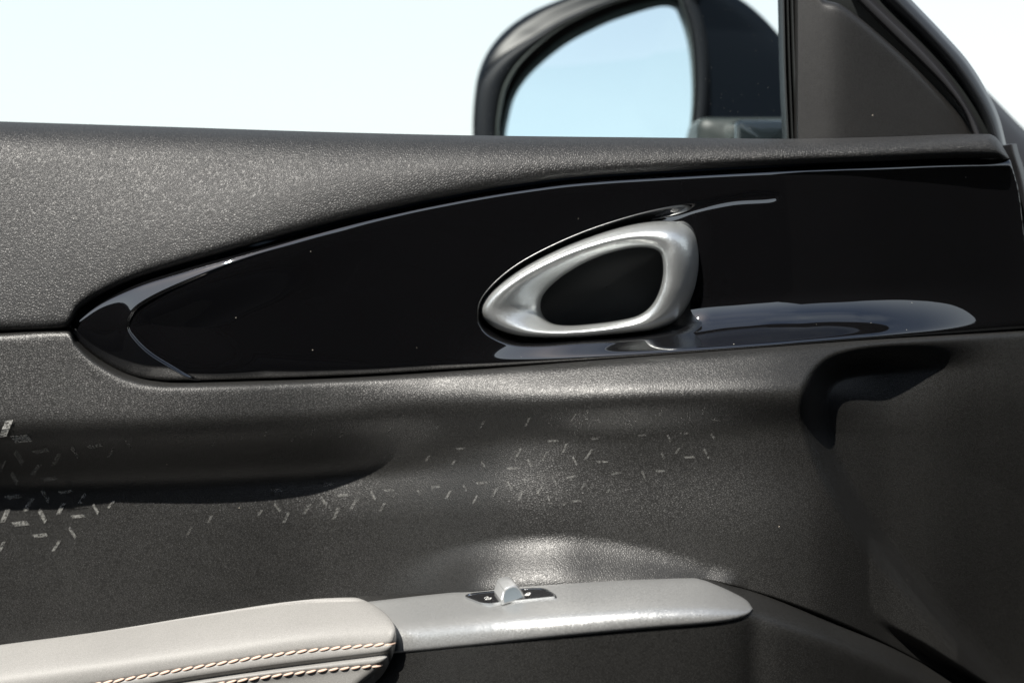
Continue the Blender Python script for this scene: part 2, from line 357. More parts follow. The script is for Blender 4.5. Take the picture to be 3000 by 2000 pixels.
dn = ((sst(-60, 40, PY - yr) * (1 - wl) * (1 - sst(60, 150, PY - yr)) + wl * sst(-10, 110, PY - yr) * (1 - sst(130, 230, PY - yr))))
slope = upA * above - (1.5 * wl + .5 * (1 - wl)) * dn
late = sst(120, 260, PY - yr)
slope = slope + late * ((.05) * wl + (1 - wl) * (.03 + .09 * np.sin(np.clip((PY - 1330) / 260, 0, 1) * math.pi)))
slope = slope * rt
dy = np.diff(PY, axis=0, prepend=PY[:1]); dy[0] = (PY[0] - 965) * (1 - sst(430, 1100, PX[0]))
pp = (PG(np.clip(PX[0], 207, 3110)) + Lx(np.clip(PX[0], 207, 3110)))[None] + .0015 + S * np.cumsum(slope * dy, 0)
p_left = pad_p(PX[0], np.full_like(PX[0], 961.)) - .003
k = (1 - sst(207, 1000, PX[0]))
pp = pp + ((p_left - (PG(PX[0]) + .0015)) * k)[None] * 1.0
pp = pp + .85 * np.maximum(.0215 * sst(150, 1900, PX) - Lx(np.clip(PX, 207, 3110)), 0) * (1 - sst(1450, 1950, PX)) * sst(60, 420, PY - T[None])
sf = sdf(PX, PY, FL); pp = pp + .0135 * sst(-48, 125, sf) * sst(1070, 1400, PX)
pp = pp + .0035 * np.exp(-(((PX - 1400) / 62) ** 2 + ((PY - 1722) / 60) ** 2) / 2)
stz = sdf(PX, PY, TRI); pp = pp + S * .42 * np.clip(PX - 2545, 0, 260) * sst(-14, 16, stz)
sk = sdf(PX, PY, POCK)
rim = sst(-55, 0, sk) * (1 - sst(0, 30, sk)) * .0
wk = 62.0
keep = 1 - sst(2480, 2960, PX) * (1 - sst(1180, 2100, PY))
dpt = .0185 + .006 * (1 - sst(1090, 1260, PY))
pp = pp - dpt * sst(-20, 72, sk) * keep - S * .09 * 60 * sp_((PX - 2450) / 60) * (.35 + .65 * sst(0, 900, sk))
under = sst(4, 60, PY - armTop(PX)); pp = pp - .05 * under * (1 - sst(2700, 2900, PX))
et = np.maximum(PY - T[None], 0)
pp = pp - .003 * np.exp(-et / 6)
LP = (PX, PY, pp)
grid('lower_panel', PX, PY, pp, M['plastic'], door, skirt=.03)
def surf_interp(G, x, y):
    GX, GY, GP = G
    j = np.clip(np.searchsorted(GX[0], x), 1, GX.shape[1] - 1); f = (x - GX[0, j-1]) / (GX[0, j] - GX[0, j-1])
    a = np.interp(y, GY[:, j-1], GP[:, j-1]); b = np.interp(y, GY[:, j], GP[:, j])
    return a * (1 - f) + b * f

# --- inner door handle
HO = spline([(1405, 915), (1418, 875), (1460, 832), (1530, 782), (1630, 730), (1740, 687), (1840, 658), (1925, 646), (1990, 649), (2032, 672), (2050, 718), (2052, 785), (2035, 860), (1995, 928), (1930, 965), (1840, 978), (1720, 988), (1600, 990), (1510, 981), (1440, 955)], 200)
HN = spline([(1582, 895), (1590, 865), (1615, 835), (1655, 803), (1715, 768), (1780, 742), (1840, 727), (1885, 723), (1918, 728), (1936, 742), (1943, 770), (1943, 808), (1932, 855), (1908, 897), (1870, 925), (1810, 940), (1740, 949), (1670, 954), (1618, 948), (1590, 925)], 200)
th = np.arange(200) / 200 * 20
def per(pts): return np.interp(th, [q[0] for q in pts] + [20], [q[1] for q in pts] + [pts[0][1]])
def smooth(a, n=9):
    for _ in range(n): a = (np.roll(a, 1) + a + np.roll(a, -1)) / 3
    return a
cr_ = smooth(per([(0, .22), (2, .28), (4, .42), (6, .55), (8, .62), (10, .72), (12, .74), (13.5, .66), (15, .5), (17, .42), (19, .25)]), 20)
top_ = smooth(per([(0, .013), (3, .019), (6, .024), (8, .027), (10, .027), (12, .024), (14, .018), (17, .013)]), 20)
drop = smooth(per([(0, .012), (2, .012), (4, .007), (7, .004), (10, .003), (13, .003), (15, .004), (18, .009)]), 20)
hb = gl_base(HO[:, 0], HO[:, 1]).mean() - .012
loops = []
def HL(s):
    c = HO + (HN - HO) * s
    h = np.where(s < cr_, np.sqrt(np.clip(1 - (1 - s / cr_) ** 2, 0, 1)) * top_, top_ - drop * ((s - cr_) / (1 - cr_)) ** 2 * (1.6 - .6 * ((s - cr_) / (1 - cr_))))
    return c, h
cO, _ = HL(0.0); loops.append(P(cO[:, 0], cO[:, 1], np.full(200, hb - .012)))
for s in list(1 - np.cos(np.linspace(0, math.pi / 2, 12))) [1:] and [0, .004, .012, .025, .045, .07, .1, .14, .19, .25, .31, .37, .43, .49, .55, .61, .67, .73, .79, .85, .9, .94, .97, .99, 1.0]:
    c, h = HL(s)
    if s > .9: h = h - .0035 * ((s - .9) / .1) ** 2.2
    loops.append(P(c[:, 0], c[:, 1], hb + h))
c, h = HL(1.0)
for k_, dz in ((.3, .008), (.5, .016), (.6, .03)):
    cc = c + (c.mean(0) - c) * .02 * k_
    loops.append(P(cc[:, 0], cc[:, 1], hb + h - .0035 - dz))
rings('inner_handle', loops, M['silver'], door, sharp=0)
# hollow behind the handle
cy = np.array([HN.mean(0)]); lp = []
for f, dz in ((1.16, -.001), (1.10, -.006), (.95, -.013), (.7, -.018), (.4, -.021), (.01, -.022)):
    cc = cy + (HN - cy) * f; lp.append(P(cc[:, 0], cc[:, 1], np.full(200, hb + dz)))
rings('handle_bowl', lp, base('bowl_black', (.004, .005, .006), .65, .2), door, sharp=0)
# --- armrest body, silver trim
_xs = np.linspace(-110, 3050, 60); _b = np.array([float(surf_interp(LP, x_, float(armTop(x_)) - 1)) for x_ in _xs])
_raw = _b.copy()
for _ in range(60): _b[1:-1] = (_b[:-2] + 2 * _b[1:-1] + _b[2:]) / 4
_b = np.where(_xs < 2080, np.maximum(_b, _raw), _b)
for _ in range(5): _b[1:-1] = (_b[:-2] + 2 * _b[1:-1] + _b[2:]) / 4
armB = lambda x: np.interp(x, _xs, _b) + .001
rg = pchip([(0, 1990), (900, 1880), (1160, 1846), (1600, 1803), (2000, 1778), (2190, 1782), (2300, 1818), (2500, 1898), (2700, 1990), (2850, 2055), (3100, 2190)])
DL_ = pchip([(-200, .030), (0, .030), (900, .032), (1100, .036), (1300, .041), (1700, .045), (2050, .045), (2300, .041), (2500, .034), (2700, .026), (2900, .018), (3100, .012)])
def arm_p(x, y):
    bk = armTop(x); r = rg(x); q = np.maximum(y - bk, 0); c = np.maximum(r - bk, 8); wq = np.interp(x, [900, 2190, 2400, 2900], [15, 14, 12, 10])
    dl = DL_(x)
    m = 3.7 - .25 * sp_((3.7 - dl / (S * c)) / .25)
    return armB(x) + S * (m * q - (m + .04) * wq * (sp_((q - c) / wq) - sp_(-c / wq)))
aT = lambda x: armTop(x) + 1
PX, PY, T, B = loft(300, 3100, lambda x: aT(x) + 12 * (1 - sst(1000, 1060, x)), lambda x: np.full_like(x, 2210) + np.maximum(x - 2700, 0) * .4, 420, 200, tt=np.linspace(0, 1, 200) ** 1.3)
PY = np.minimum(PY, 2400)
pp = arm_p(PX, PY) - .0015
GA = (PX, PY, pp)
grid('armrest_body', PX, PY, pp, M['plastic'], door, skirt=.03)
tT = pchip([(1040, 1766), (1090, 1760), (1300, 1737), (1600, 1712), (1900, 1696), (2030, 1692), (2060, 1698), (2100, 1713), (2150, 1736), (2190, 1760), (2206, 1782)])
tB = pchip([(1040, 1926), (1130, 1916), (1300, 1899), (1600, 1869), (1900, 1841), (2050, 1829), (2120, 1821), (2170, 1810), (2195, 1798), (2206, 1784)])
PX, PY, T, B = loft(1040, 2206, tT, tB, 360, 120, power='r')
# switch well cut out as a shallow recess
SWP = spline([(1367, 1750), (1385, 1742), (1440, 1736), (1500, 1731), (1560, 1727), (1592, 1728), (1610, 1736), (1628, 1750), (1600, 1754), (1540, 1760), (1480, 1766), (1440, 1771), (1412, 1769), (1390, 1761)], 80)
sdw = sdf(PX, PY, SWP)
ed = np.minimum(np.minimum(PY - T[None], B[None] - PY), (2206 - PX) * 1.5)
pp = arm_p(PX, PY) + .0008 - .0022 * np.exp(-np.maximum(ed, 0) / 3.5)
GT = (PX, PY, pp)
# leave the well open: faces inside the outline are removed
W3 = P(PX, PY, pp); nr, nc = PX.shape; V = W3.reshape(-1, 3); idx = np.arange(nr*nc).reshape(nr, nc)
F = np.stack([idx[:-1, :-1], idx[1:, :-1], idx[1:, 1:], idx[:-1, 1:]], -1).reshape(-1, 4)
me = bpy.data.meshes.new('armrest_trim'); 
bk3 = V + np.array([0, .004, -.001]); bnd = np.concatenate([idx[0], idx[1:, -1], idx[-1, ::-1][1:], idx[::-1, 0][1:]])
V2 = np.concatenate([V, bk3[bnd]]); nb = len(V)
F2 = F.tolist() + [[int(bnd[i]), int(bnd[i+1]), nb+i+1, nb+i] for i in range(len(bnd)-1)]
me.from_pydata(V2.tolist(), [], F2); me.update(); me.polygons.foreach_set('use_smooth', [True]*len(me.polygons)); me.set_sharp_from_angle(angle=R(60))
link('armrest_trim', me, M['silver_grain'], door)

# --- lock switch on the trim
sw = bpy.data.objects.new('lock_switch', None); COL.objects.link(sw); sw.parent = door
def on_arm(poly, lift): return P(poly[:, 0], poly[:, 1], arm_p(poly[:, 0], poly[:, 1]) + .0008) + nrm * lift
# local frame of the armrest top
o0 = P(1495, 1750, arm_p(np.array(1495.), np.array(1750.)) + .0008); ox = P(1600, 1742, arm_p(np.array(1600.), np.array(1742.)) + .0008) - P(1390, 1757, arm_p(np.array(1390.), np.array(1757.)) + .0008)
oy = P(1495, 1745, arm_p(np.array(1495.), np.array(1745.))) - P(1495, 1756, arm_p(np.array(1495.), np.array(1756.)))
ex = ox / np.linalg.norm(ox); nrm = np.cross(ex, oy); nrm /= np.linalg.norm(nrm)
if nrm[2] < 0: nrm = -nrm
ey = np.cross(nrm, ex)   # away from viewer
cen = SWP.mean(0)
l1 = on_arm(cen + (SWP - cen) * 1.03, .0001); l2 = on_arm(cen + (SWP - cen) * 1.02, .0010); l3 = on_arm(cen + (SWP - cen) * .965, .0010); l4 = on_arm(cen + (SWP - cen) * .95, .0004)
rings('switch_bezel', [l1, l2, l3, l4], M['chrome'], sw, sharp=40)
def plate(name, poly, lift, mt, par):
    v = on_arm(poly, lift); c = v.mean(0); n = len(v)
    V = np.concatenate([v, v - nrm * .0003]); F = [list(range(n)), list(range(2*n-1, n-1, -1))] + [[i, n+i, n+(i+1) % n, (i+1) % n] for i in range(n)]
    return link(name, mesh_of(name, V, F, False), mt, par)
M['switch_black'] = base('switch_black', (.01, .01, .011), .12)
rings('switch_plate', [on_arm(cen + (SWP - cen) * f, .0007) for f in (.975, .8, .6, .4, .2, .01)], M['switch_black'], sw, sharp=0)
ex0, ey0 = ex, ey; _a = R(34); ex, ey = ex * math.cos(_a) + ey * math.sin(_a), -ex * math.sin(_a) + ey * math.cos(_a)
def local(a, b_, c_): return o0 + ex * a + ey * b_ + nrm * c_
# rocker: ribbed wedge, trapezium seen from the front
def rocker():
    # profile in ex/nrm, extruded along ey
    pr = [(-.0062, .0), (-.0060, .0040)]
    for i in range(6):                      # ribs on the sloping left face
        f = i / 6; pr += [(-.0059 + .0022*f - .0002, .0042 + .0062*f), (-.0059 + .0022*(f + .09) + .0002, .0042 + .0062*(f + .09))]
    pr += [(-.0034, .0108), (-.0022, .0118), (-.0004, .0121), (.0016, .0119), (.0030, .0110), (.0042, .0085), (.0054, .0045), (.0060, .0)]
    loops = []
    for yy, sc_, zz in ((-.0086, .90, 0), (-.0082, .97, 0), (-.0074, 1, 0), (.0, 1, .0), (.0075, 1, .0), (.0085, .94, 0)):
        loops.append(np.array([local(a*sc_*.98, yy * .9, .0006 + b*sc_*.66) for a, b in pr]))
    return rings('rocker', loops, base('rocker_silver', (.55, .56, .56), .3, metal=.6), sw, True, True, sharp=28)
rk = rocker()
fc = [(-.0048, .0012), (-.0043, .0062), (-.0028, .0092), (-.0010, .0103), (.0012, .0103), (.0028, .0092), (.0041, .0060), (.0047, .0012)]
V = [local(a * .98, -.0080, .0006 + b*.66) for a, b in fc] + [local(a * .98, -.0075, .0006 + b*.66) for a, b in fc]; n = len(fc)
F = [list(range(n)), list(range(2*n-1, n-1, -1))] + [[i, n+i, n+(i+1) % n, (i+1) % n] for i in range(n)]
link('rocker_face', mesh_of('rocker_face', V, F, True, 40), base('rocker_grey', (.22, .26, .29), .28, metal=.3, coat=.5), sw)
def icon(name, segs, x0, y0, k, wd=.00045, open_=None):
    bm = bmesh.new()
    for (a, b) in segs:
        A = np.array(a) * k; Bq = np.array(b) * k; d = Bq - A; l = np.linalg.norm(d); nn = np.array([-d[1], d[0]]) / l * wd / 2; d = d / l * wd / 2
        q = [A - d + nn, A - d - nn, Bq + d - nn, Bq + d + nn]
        vs = [bm.verts.new(o0 + ex0 * (x0 + v[0]) + ey0 * (y0 + v[1]) + nrm * .0011) for v in q]; bm.faces.new(vs)
    me = bpy.data.meshes.new(name); bm.to_mesh(me); bm.free(); return link(name, me, M['white_print'], sw)
lockseg = [((-1, 0), (1, 0)), ((1, 0), (1, -1.5)), ((1, -1.5), (-1, -1.5)), ((-1, -1.5), (-1, 0)), ((-.7, 0), (-.7, .9)), ((-.7, .9), (0, 1.4)), ((0, 1.4), (.7, .9)), ((.7, .9), (.7, 0)), ((-1, -.4), (1, -.4)), ((-1, -.8), (1, -.8))]
unlock = lockseg[:4] + [((-.7, 0), (-.7, .9)), ((-.7, .9), (-1.4, 1.4)), ((-1.4, 1.4), (-2.1, .9)), ((-2.1, .9), (-2.1, .3))]
icon('lock_icon', lockseg, .0092, .0005, .0012, .0004); icon('unlock_icon', unlock, -.0105, -.001, .0012, .0004)

# --- leather pad with stitches
PO = spline([(-260, 1925), (0, 1888), (300, 1848), (600, 1799), (850, 1761), (960, 1751), (1040, 1750), (1085, 1765), (1125, 1792), (1152, 1822), (1160, 1845), (1154, 1880), (1138, 1918), (1112, 1958), (1060, 2000), (980, 2070), (800, 2190), (300, 2260), (-260, 2300)], 220)
ltop = pchip([(-200, 1917), (0, 1888), (300, 1848), (600, 1799), (850, 1761), (960, 1751), (1035, 1749), (1085, 1765), (1125, 1792), (1150, 1820), (1159, 1842)])
lbot = pchip([(-200, 2330), (300, 2290), (700, 2200), (900, 2120), (1000, 2050), (1060, 2001), (1112, 1957), (1138, 1916), (1152, 1880), (1159, 1848)])
seam = pchip([(-200, 2115), (300, 2036), (520, 1998), (800, 1957), (1130, 1916), (1160, 1912)])
st1 = pchip([(-200, 2082), (310, 1998), (600, 1949), (900, 1905), (1145, 1885)])
st2 = pchip([(-200, 2150), (300, 2058), (650, 1999), (900, 1966), (1112, 1947)])
lr = pchip([(-200, 2010), (0, 1975), (600, 1893), (1000, 1838), (1160, 1830)])
def lea_p(x, y):
    bk = armTop(x); q = np.maximum(y - bk, 0); c = np.maximum(lr(x) - bk, 10); wq = 19
    m = 3.6 - .25 * sp_((3.6 - DL_(x) / (S * c)) / .25)
    p = armB(x) + .009 + S * (m * q - (m + .1) * wq * (sp_((q - c) / wq) - sp_(-c / wq)))
    s = seam(x)
    p = p - .0028 * np.exp(-((y - s) / 6) ** 2) + .0010 * np.exp(-((y - s - 18) / 14) ** 2) + .0006 * np.exp(-((y - s + 18) / 12) ** 2)
    p = p - .0006 * np.exp(-((y - st1(x)) / 5) ** 2) - .0006 * np.exp(-((y - st2(x)) / 5) ** 2)
    return p
def lea_full(x, y):
    d = np.maximum(sdf(x, y, PO), 0); r = 52.0
    r = 26.0; u = np.clip(1 - d / r, 0, 1)
    kx = sst(850, 1080, x)
    return lea_p(x, y) + .004 - (.0042 * (1 - np.sqrt(np.clip(1 - u * u, 0, 1)))) * (.25 + .75 * kx)
PX, PY, T, B = loft(-200, 1159, ltop, lbot, 420, 260, power='r', tt=np.linspace(0, 1, 260) ** 1.15)
lp_ = lea_full(PX, PY)
lpad = grid('armrest_pad', PX, PY, lp_, M['leather'], door, skirt=.006, drop=.006)
def stitch_mesh():
    bm = bmesh.new(); n = 8; ls = []
    for i in range(9):
        u = -1 + i / 4; r = math.sqrt(max(0, 1 - abs(u) ** 2.6)); z = .0 + .35 * (1 - u * u)
        ls.append([bm.verts.new((u * .0029, math.cos(k/n*2*math.pi) * r * .00072, (math.sin(k/n*2*math.pi) * r * .8 + z) * .00072)) for k in range(n)])
    for a, b in zip(ls[:-1], ls[1:]):
        for k in range(n): bm.faces.new((a[k], a[(k+1) % n], b[(k+1) % n], b[k]))
    me = bpy.data.meshes.new('stitch'); bm.to_mesh(me); bm.free(); me.polygons.foreach_set('use_smooth', [True]*len(me.polygons)); me.materials.append(M['thread']); return me
stm = stitch_mesh()
for fn, x0, x1 in ((st1, 250, 1143), (st2, 560, 1106)):
    x = x1
    while x > x0:
        xa, xb = x - 14., x + 14.
        ya, yb = float(fn(xa)), float(fn(xb)); ar = lambda v: np.array([[v]], float)
        A = P(xa, ya, lea_full(ar(xa), ar(ya))[0, 0]); Bv = P(xb, yb, lea_full(ar(xb), ar(yb))[0, 0])
        ym = (ya + yb) / 2; C1 = P(x, ym - 4, lea_full(ar(x), ar(ym - 4))[0, 0]); C2 = P(x, ym + 4, lea_full(ar(x), ar(ym + 4))[0, 0])
        d = Vector(Bv - A).normalized(); n_ = d.cross(Vector(C2 - C1)).normalized()
        if n_.y > 0: n_ = -n_
        side = n_.cross(d)
        d2 = (d + side * -.16 * (1 if side.z < 0 else -1)).normalized(); side = n_.cross(d2)
        mt_ = Matrix((d2, side, n_)).transposed().to_4x4(); mt_.translation = Vector((A + Bv) / 2) + n_ * .0004
        o = bpy.data.objects.new('stitch', stm); COL.objects.link(o); o.parent = lpad; o.matrix_local = mt_
        x -= 33.5 - max(0, (x - 900)) * .01

M['dash_left'] = dashmat('pattern_left', .17)
# --- printed dashes of the lower panel
def dash(x, y, ang, ln, wd, m_):
    ca, sa = math.cos(R(ang)), -math.sin(R(ang)); V = []; F = []
    sh = wd * .6
    for k in (-.5, 0, .5):
        for j in (-.5, .5):
            px = x + ca * ln * k + (-sa) * wd * j + ca * sh * j; py = y + sa * ln * k + ca * wd * j + sa * sh * j
            V.append(P(px, py, surf_interp(LP, px, py) + (.0006 if ln < 45 else .0013)))
    F = [[0, 1, 3, 2], [2, 3, 5, 4]]
    V2 = [v - np.array([0, -.00025, 0]) for v in V]
    F += [[8-2, 6+2, 6+3, 6+1], [8, 10, 11, 9]] + [[0, 2, 8, 6], [2, 4, 10, 8], [1, 7, 9, 3], [3, 9, 11, 5], [0, 6, 7, 1], [4, 5, 11, 10]]
    link('pattern_dash', mesh_of('pattern_dash', V + V2, F, False), m_, door)
b_, m_, f_ = M['dash_bright'], M['dash_mid'], M['dash_faint']
DL = [(17, 1255, 68, 52, 20, b_), (62, 1285, 5, 50, 20, b_), (118, 1321, 10, 46, 12, m_), (55, 1340, -58, 42, 14, m_), (5, 1365, 65, 36, 12, m_), (105, 1375, 58, 36, 12, m_), (165, 1345, 65, 38, 12, m_), (218, 1323, -55, 34, 10, m_), (278, 1306, 8, 42, 10, m_), (42, 1400, -60, 34, 12, f_), (145, 1402, 8, 40, 12, f_),
      (38, 1455, 6, 44, 12, m_), (84, 1478, 62, 42, 13, m_), (133, 1452, -58, 38, 11, f_), (15, 1510, 66, 42, 13, m_), (60, 1533, 6, 44, 13, m_), (124, 1510, -60, 40, 12, m_), (178, 1490, 65, 38, 11, m_), (240, 1460, 64, 34, 10, f_), (192, 1440, 8, 38, 9, f_), (118, 1568, 6, 40, 10, m_), (165, 1598, 58, 36, 8, m_), (212, 1560, -58, 34, 8, m_), (228, 1512, 6, 36, 9, f_), (280, 1490, -60, 30, 8, f_), (325, 1477, 50, 28, 7, f_), (375, 1300, -58, 30, 7, f_), (325, 1325, 62, 30, 7, f_), (5, 1600, 66, 30, 8, f_),
      (555, 1555, 62, 26, 6, f_), (615, 1520, 64, 24, 6, f_), (838, 1516, 65, 34, 8, m_), (812, 1486, -50, 28, 7, m_), (762, 1502, 60, 20, 6, m_), (900, 1490, 60, 32, 8, m_), (948, 1467, -52, 28, 8, m_), (1003, 1450, 5, 32, 8, m_), (1036, 1476, 62, 32, 8, m_), (985, 1503, 68, 36, 8, m_), (1093, 1452, -60, 26, 7, m_), (1120, 1485, 62, 26, 7, m_), (1140, 1436, 5, 28, 6, m_), (778, 1270, 62, 26, 6, f_), (918, 1262, 65, 28, 7, f_), (1000, 1274, 60, 22, 6, f_), (708, 1283, 55, 22, 6, f_), (625, 1300, 50, 20, 6, f_), (860, 1284, 60, 22, 6, f_), (1140, 1262, 60, 22, 6, f_), (812, 1436, 4, 34, 9, f_), (960, 1418, 4, 34, 9, f_)]
for X, Y, A, Ln in [(1280, 1253, 62, 20), (1412, 1243, 62, 24), (1545, 1236, 65, 26), (1680, 1223, 60, 26), (1755, 1231, -50, 16), (1840, 1242, 0, 22), (1935, 1212, 68, 20), (2017, 1224, -62, 20), (2058, 1208, 60, 16), (2095, 1229, 0, 20), (1620, 1291, 5, 30), (1742, 1284, 5, 22), (1655, 1312, 68, 28), (1520, 1325, 62, 28), (1596, 1336, 62, 30), (1552, 1357, -58, 26), (1684, 1349, -62, 28), (1725, 1330, 55, 34), (1764, 1352, 0, 32), (1502, 1371, 4, 34), (1544, 1404, 5, 28), (1625, 1408, -55, 24), (1675, 1396, 15, 28), (1805, 1386, 12, 28), (1885, 1390, -65, 22), (1935, 1379, 5, 26), (1942, 1334, -66, 20), (2020, 1339, 4, 28), (2070, 1328, -62, 30), (1985, 1320, 60, 20), (1880, 1275, 5, 24), (2005, 1269, 4, 24), (1960, 1283, -66, 22), (2088, 1277, -55, 16), (1412, 1414, 4, 32), (1493, 1422, -62, 28), (1449, 1442, 64, 28), (1392, 1462, 66, 28), (1525, 1452, 66, 28), (1582, 1432, 60, 32), (1611, 1465, -62, 28), (1690, 1467, 2, 26), (1708, 1424, 60, 20), (1362, 1429, -62, 22), (1313, 1449, 62, 26), (1277, 1426, 5, 24), (1782, 1437, 62, 14), (1653, 1476, 45, 12), (1226, 1440, -60, 16), (1328, 1355, 55, 20), (1415, 1360, -50, 18), (1350, 1314, 4, 24), (1252, 1343, 58, 20)]:
    DL.append((X, Y, A, Ln, 6, m_ if Ln > 25 else f_))
for q in DL: dash(*(q[:5] + (M['dash_left'],) if q[0] < 330 and q[5] is not b_ else q))

# --- corner (sail) trim
sailT = pchip([(2338, -160), (2380, -60), (2417, 0), (2457, 11), (2511, 47), (2584, 108), (2656, 173), (2728, 246), (2782, 304), (2819, 347), (2846, 392)])
PX, PY, T, B = loft(2338, 2846, sailT, lambda x: 408 - (x - 2338) * .028, 160, 90)
k = PX + (PY - 400) * .02 - 2452
pp = .012 - S * (np.where(k < 0, .42, .30) * (np.sqrt(k * k + 55.0 ** 2) - 55))
ed = np.maximum(PY - T[None], 0)
pp = pp - .004 * np.exp(-ed / 7) - .010
grid('corner_trim', PX, PY, pp, M['smooth_plastic'], door, skirt=.02, sharp=60)
# seal between the glass and the corner trim: three lips
for a, b, c_, d_ in (((2288, -40), (2294, 217), (2303, 415), 13), ((2301, -40), (2308, 200), (2317, 415), 11), ((2312, -40), (2319, 200), (2329, 415), 16)):
    A = [(a[0], a[1]), (b[0], b[1]), (c_[0], c_[1])]; Bp = [(q[0] + d_, q[1]) for q in A]
    band('window_seal', A, Bp, [(0, -.020), (.3, -.014), (.6, -.013), (1, -.021)], M['rubber'], door, n=30, skirt=.012)
# window frame beyond the corner
cA = [(2395, -40), (2440, -5), (2511, 42), (2584, 103), (2656, 168), (2728, 241), (2782, 299), (2819, 343), (2850, 400)]
cA = [(q[0] - 14, q[1] + 8) for q in cA]
cB = [(2480, -40), (2511, 0), (2609, 98), (2692, 177), (2764, 249), (2819, 318), (2847, 383), (2860, 425)]
cC = [(2525, -40), (2562, 0), (2656, 87), (2746, 181), (2811, 267), (2855, 343), (2876, 387), (2890, 430)]
cD = [(2550, -40), (2586, 0), (2682, 92), (2772, 188), (2836, 275), (2878, 350), (2904, 420), (2930, 520), (2970, 800)]
cE = [(2632, -40), (2670, 0), (2764, 98), (2837, 181), (2891, 267), (2927, 343), (2952, 441), (2976, 542), (3030, 820)]
band('frame_liner', cA, cB, [(0, -.022), (1, -.018)], M['rubber'], door)
band('frame_trim', cB, cC, [(0, -.016), (.15, -.010), (.6, -.009), (1, -.016)], M['dark_metal'], door)
band('frame_gap', cC, cD, [(0, -.018), (1, -.022)], M['rubber'], door)
band('door_seal', cD, cE, [(0, -.022), (.25, -.013), (.5, -.010), (.78, -.013), (1, -.024)], M['paint_seal'] if 'paint_seal' in M else M['rubber2'] if False else base('seal_black', (.02, .022, .025), .33), door, skirt=.03)
# door edge metal
gE = spline([(2952, 425), (2964, 470), (2990, 560), (3008, 700), (3060, 950), (3100, 1200)], 40, False)
gF = gE + np.array([[26, -4]]); 
band('door_edge', [tuple(q) for q in gE[::6]], [tuple(q) for q in gF[::6]], [(0, -.004), (.4, -.001), (1, -.010)], M['dark_metal'], door, skirt=.04)
# shell behind the trim
shp = [(-160, 430), (1500, 450), (2300, 450), (2900, 430), (2975, 520), (3100, 1000), (3250, 2150), (3250, 2350), (-160, 2350)]
loA = P(np.array([q[0] for q in shp]), np.array([q[1] for q in shp]), np.full(len(shp), -.060)); loB = loA + np.array([0, .03, 0])
rings('door_shell', [loA, loB], M['paint'], door, True, True, sharp=30)

# --- window glass
PXg, PYg = np.meshgrid(np.linspace(-300, 2300, 14), np.linspace(-320, 430, 6))
W1 = P(PXg, PYg, np.full(PXg.shape, -.022)); W1[..., 1] += ((PYg - 430) / -750) * .004; W2 = W1 + np.array([0, .004, 0])
idx = np.arange(84).reshape(6, 14); F = np.stack([idx[:-1, :-1], idx[1:, :-1], idx[1:, 1:], idx[:-1, 1:]], -1).reshape(-1, 4).tolist()
link('window_glass', mesh_of('window_glass', W1.reshape(-1, 3), F, True, 0), M['glass'], door)

# --- side mirror
mir = bpy.data.objects.new('side_mirror', None); COL.objects.link(mir); mir.parent = door
MO = spline([(1385, 395), (1388, 300), (1400, 220), (1430, 150), (1480, 90), (1550, 40), (1640, 0), (1760, -42), (1900, -62), (2050, -50), (2180, 5), (2290, 112), (2360, 230), (2390, 400), (2360, 560), (2200, 660), (1950, 700), (1700, 700), (1480, 640), (1395, 520)], 200)
MI = spline([(1463, 395), (1470, 320), (1492, 240), (1545, 165), (1640, 85), (1750, 28), (1830, 0), (1900, -18), (1950, -22), (1982, -8), (2000, 30), (2018, 90), (2029, 180), (2030, 290), (2018, 400), (1990, 560), (1900, 640), (1700, 660), (1550, 610), (1475, 500)], 200)
d = MO - MI; dn_ = np.linalg.norm(d, axis=1, keepdims=True); un = d / dn_
lim = np.minimum(dn_, 86 - 36 * np.clip((dn_ - 90) / 60, 0, 1))
def mring(prof):
    o = []
    for f, p_ in prof:
        c = MI + un * lim * f; o.append(P(c[:, 0], c[:, 1], np.full(200, p_)))
    return o
rings('mirror_rim', mring(((0, -.214), (.02, -.206), (.05, -.2035), (.09, -.204), (.12, -.208))), M['rubber2'], mir, sharp=0)
wide = np.clip((dn_[:, 0] - 62) / 200, 0, 1)
rings('mirror_bezel', mring(((.10, -.209), (.2, -.206), (.4, -.2045), (.6, -.2045), (.8, -.206), (1.0, -.211))), base('bezel_black', (.012, .014, .017), .5, .2), mir, sharp=0)
lps = []
for f, q0, q1 in ((0, -.207, -.211), (.3, -.208, -.213), (.6, -.209, -.214), (.85, -.211, -.2155), (1.0, -.218, -.218)):
    c = MI + un * lim * .97 * (1 - f) + (MO - MI) * f if False else (MI + un * lim * .95) + (MO - (MI + un * lim * .95)) * f
    lps.append(P(c[:, 0], c[:, 1], q0 + (q1 - q0) * wide))
mc = np.array([[1850, 300]])
for f, p_ in ((1.0, -.24), (.97, -.265), (.9, -.29), (.75, -.315), (.5, -.33), (.2, -.336)):
    c = mc + (MO - mc) * f; lps.append(P(c[:, 0], c[:, 1], np.full(200, p_)))
rings('mirror_housing', lps, M['paint'], mir, cap1=True, sharp=0)
# glass, turned up a little so that it shows the sky
gl_ = MI + (mc - MI) * .004; lpg = []
for f in (1, .66, .33, .02):
    c = mc + (gl_ - mc) * f
    Wg = P(c[:, 0], c[:, 1], np.full(200, -.2135)); ctr = P(1850, 300, -.2135)
    Wg[:, 1] += (Wg[:, 2] - ctr[2]) * .12 + (Wg[:, 0] - ctr[0]) * -.10 + f * f * .002
    lpg.append(Wg)
rings('mirror_glass', lpg, M['mirror'], mir, cap1=True, sharp=0)
